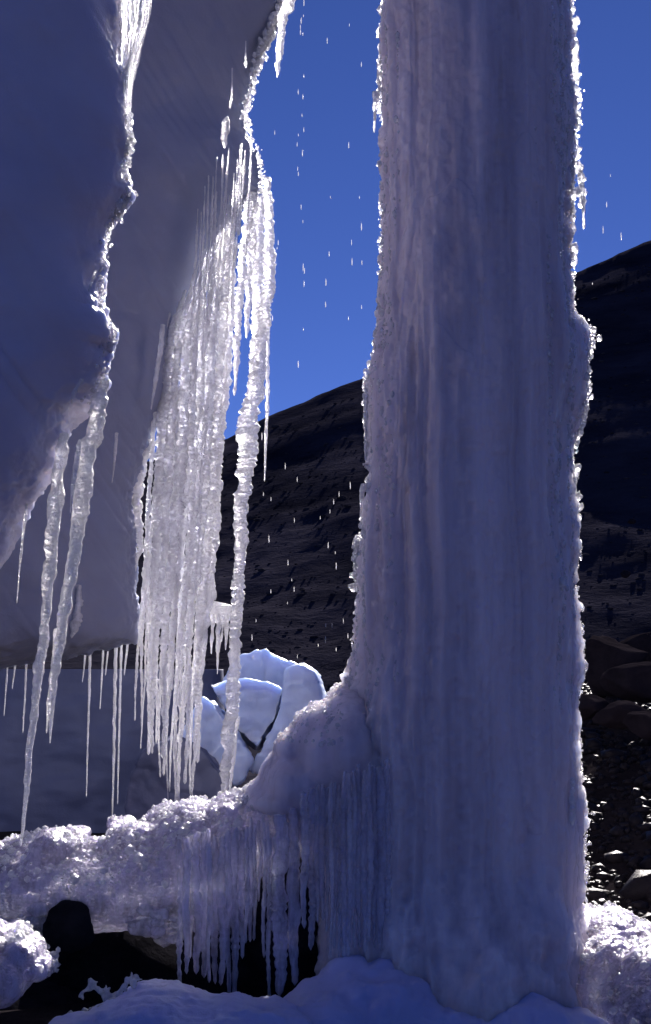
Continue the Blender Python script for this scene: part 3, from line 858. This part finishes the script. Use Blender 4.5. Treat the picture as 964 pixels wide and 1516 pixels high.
# dark rocks beneath the shelf
for k, (px, py, Yb, rx, ry, rz, lab) in enumerate([
        (160, 1440, 6.1, 190, .42, 105, 'black wet rock in the hollow under the ice shelf'), (400, 1400, 5.85, 130, .4, 150, 'black rock behind the shaded icicle curtain'),
        (20, 1500, 5.9, 130, .5, 80, 'black rock at the bottom left corner beneath the crusted snow'), (105, 1372, 5.35, 40, .1, 38, 'dark round rock poking out at the brink of the shelf')]):
    V, Fc = ICO[4]; V = V.copy(); rs2 = np.random.RandomState(150 + k)
    for _ in range(14):
        n = rs2.normal(size=3); n /= np.linalg.norm(n); d = rs2.uniform(.7, .95)
        kk = V @ n - d; V = V - np.outer(np.maximum(kk, 0), n)
    V = V * (1 + .05 * fbm(V, (3, 3, 3), 4, k))[:, None] * np.array([rx * mpp(Yb), ry, rz * mpp(Yb)])
    c = np.array(W(px, py, Yb)); o = new_obj('rock', V + c, Fc, M['black'], loc=tuple(c)); tag(o, lab, 'rock')

# ================================================================== blue ice blocks
def block(poly, Yf, Yb, lab, sb=.8, sh=(0, 0), vox=.013, sm=1, m=None):
    V, Fc = fuse([prism(poly, Yf, Yb, sb, sh)], vox, sm, lambda V, N: .05 * np.round(2.2 * fbm(V, (2.6, 2.6, 2.6), 1, len(lab))) / 2.2 * .5 + .02 * fbm(V, (4, 4, 4), 3, len(lab)) + .008 * fbm(V, (16, 16, 16), 3, 3))
    c = W(*np.mean(np.array(poly, float), 0), Yf)
    o = new_obj('ice_block', V, Fc, m or M['serac'], loc=c); tag(o, lab, 'ice block', 'blue ice blocks behind the icicles')


block([(352, 975), (393, 960), (432, 982), (455, 992), (440, 1050), (400, 1100), (360, 1080), (335, 1010)], 9.9, 10.9, 'pale blue ice block with a pointed top, highest behind the long icicle', .7, (10, 10))
block([(424, 992), (440, 985), (462, 998), (476, 1040), (470, 1062), (430, 1110), (392, 1150), (372, 1140), (405, 1080), (418, 1030)], 9.4, 10.0, 'leaning slab of pale blue ice with a white rim, nearest the column', .9, (16, 0))
block([(308, 1012), (345, 1003), (400, 1010), (420, 1022), (412, 1060), (380, 1108), (352, 1086), (336, 1056), (322, 1040)], 9.5, 10.2, 'rounded pale blue ice block half hidden behind the long icicle', .8, (0, 20))
block([(300, 1030), (318, 1045), (328, 1062), (350, 1085), (372, 1125), (355, 1160), (280, 1170), (250, 1120), (280, 1060)], 9.2, 10.2, 'low blue ice block behind the foot of the icicle curtain', .9, (0, 10))
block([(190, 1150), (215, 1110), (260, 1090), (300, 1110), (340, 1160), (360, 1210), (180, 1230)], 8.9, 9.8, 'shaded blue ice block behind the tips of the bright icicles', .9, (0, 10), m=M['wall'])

# ================================================================== falling drops
dv, df = ICO[2]
dv = dv.copy(); dv = dv * np.array([1, 1, 1.9]); dv[:, 0] *= np.where(dv[:, 2] > 0, 1 - .35 * dv[:, 2], 1); dv[:, 1] *= np.where(dv[:, 2] > 0, 1 - .35 * dv[:, 2], 1)
drop0 = None
spots = []
for (xs_, y0, y1, n, spread, lab, g) in [
        ([447, 443, 450], 0, 560, 8, 3, 'falling meltwater drop against the blue sky, in the line of drops between icicles and column', 'falling drops against the sky'),
        ([408, 532, 520, 487], 20, 560, 5, 5, 'stray meltwater drop falling through the blue sky left of the column', 'stray drops against the sky'),
        ([436, 430, 398, 380, 503, 515, 495, 478], 640, 980, 4, 9, 'meltwater drop falling in front of the dark hillside left of the column', 'falling drops against the dark hillside'),
        ([880, 913, 898], 210, 700, 2, 10, 'meltwater drop falling to the right of the column', 'falling drops right of the column')]:
    for xl_ in xs_:
        Yl = R.uniform(5.2, 7.0)
        for k in range(n):
            spots.append((xl_ + R.uniform(-spread, spread), R.uniform(y0, y1), Yl, lab, g))
for k, (px, py, Yd, lab, g) in enumerate(spots):
    s = R.uniform(.0013, .0031) * Yd / 6
    if drop0 is None:
        o = drop0 = new_obj('water_drop', dv, df, M['water'])
    else:
        o = drop0.copy(); COL.objects.link(o)
    o.location = W(px, py, Yd); o.scale = (s * .8, s * .8, s * R.uniform(2, 3.6)); tag(o, lab, 'water drop', g)

# ================================================================== light
EL, AZ = math.radians(32), math.radians(14)     # azimuth to the right of straight ahead
world = bpy.data.worlds.new('World'); sc.world = world; world.use_nodes = True
nt = world.node_tree; nt.nodes.clear()
out = nt.nodes.new('ShaderNodeOutputWorld'); bg = nt.nodes.new('ShaderNodeBackground'); sky = nt.nodes.new('ShaderNodeTexSky')
sky.sky_type = 'NISHITA'; sky.sun_disc = False
sky.sun_elevation = EL; sky.sun_rotation = AZ
sky.altitude = 4500; sky.air_density = 1.0; sky.dust_density = 0.05; sky.ozone_density = 4.0
bg.inputs['Strength'].default_value = .055
tint = nt.nodes.new('ShaderNodeMix'); tint.data_type = 'RGBA'; tint.blend_type = 'MULTIPLY'; tint.inputs[0].default_value = 1
tint.inputs[7].default_value = (.228, .258, .46, 1)
nt.links.new(sky.outputs[0], tint.inputs[6]); nt.links.new(tint.outputs[2], bg.inputs[0]); nt.links.new(bg.outputs[0], out.inputs[0])
sun = bpy.data.lights.new('sun', 'SUN'); sun.energy = 5.0; sun.angle = math.radians(.53); sun.color = (1, .93, .89)
so = bpy.data.objects.new('sun', sun); COL.objects.link(so)
dirv = Vector((math.sin(AZ) * math.cos(EL), math.cos(AZ) * math.cos(EL), math.sin(EL)))
so.rotation_euler = dirv.to_track_quat('Z', 'Y').to_euler(); so.location = dirv * 50

sc.view_settings.view_transform = 'Standard'; sc.view_settings.look = 'None'
sc.view_settings.exposure = 1.75; sc.view_settings.gamma = 1
sc.render.engine = 'CYCLES'
cy = sc.cycles
cy.use_denoising = True
try: cy.denoiser = 'OPENIMAGEDENOISE'
except Exception: pass
cy.max_bounces = 10; cy.transmission_bounces = 8; cy.glossy_bounces = 4; cy.diffuse_bounces = 4; cy.transparent_max_bounces = 8
cy.sample_clamp_indirect = 40; cy.blur_glossy = .3
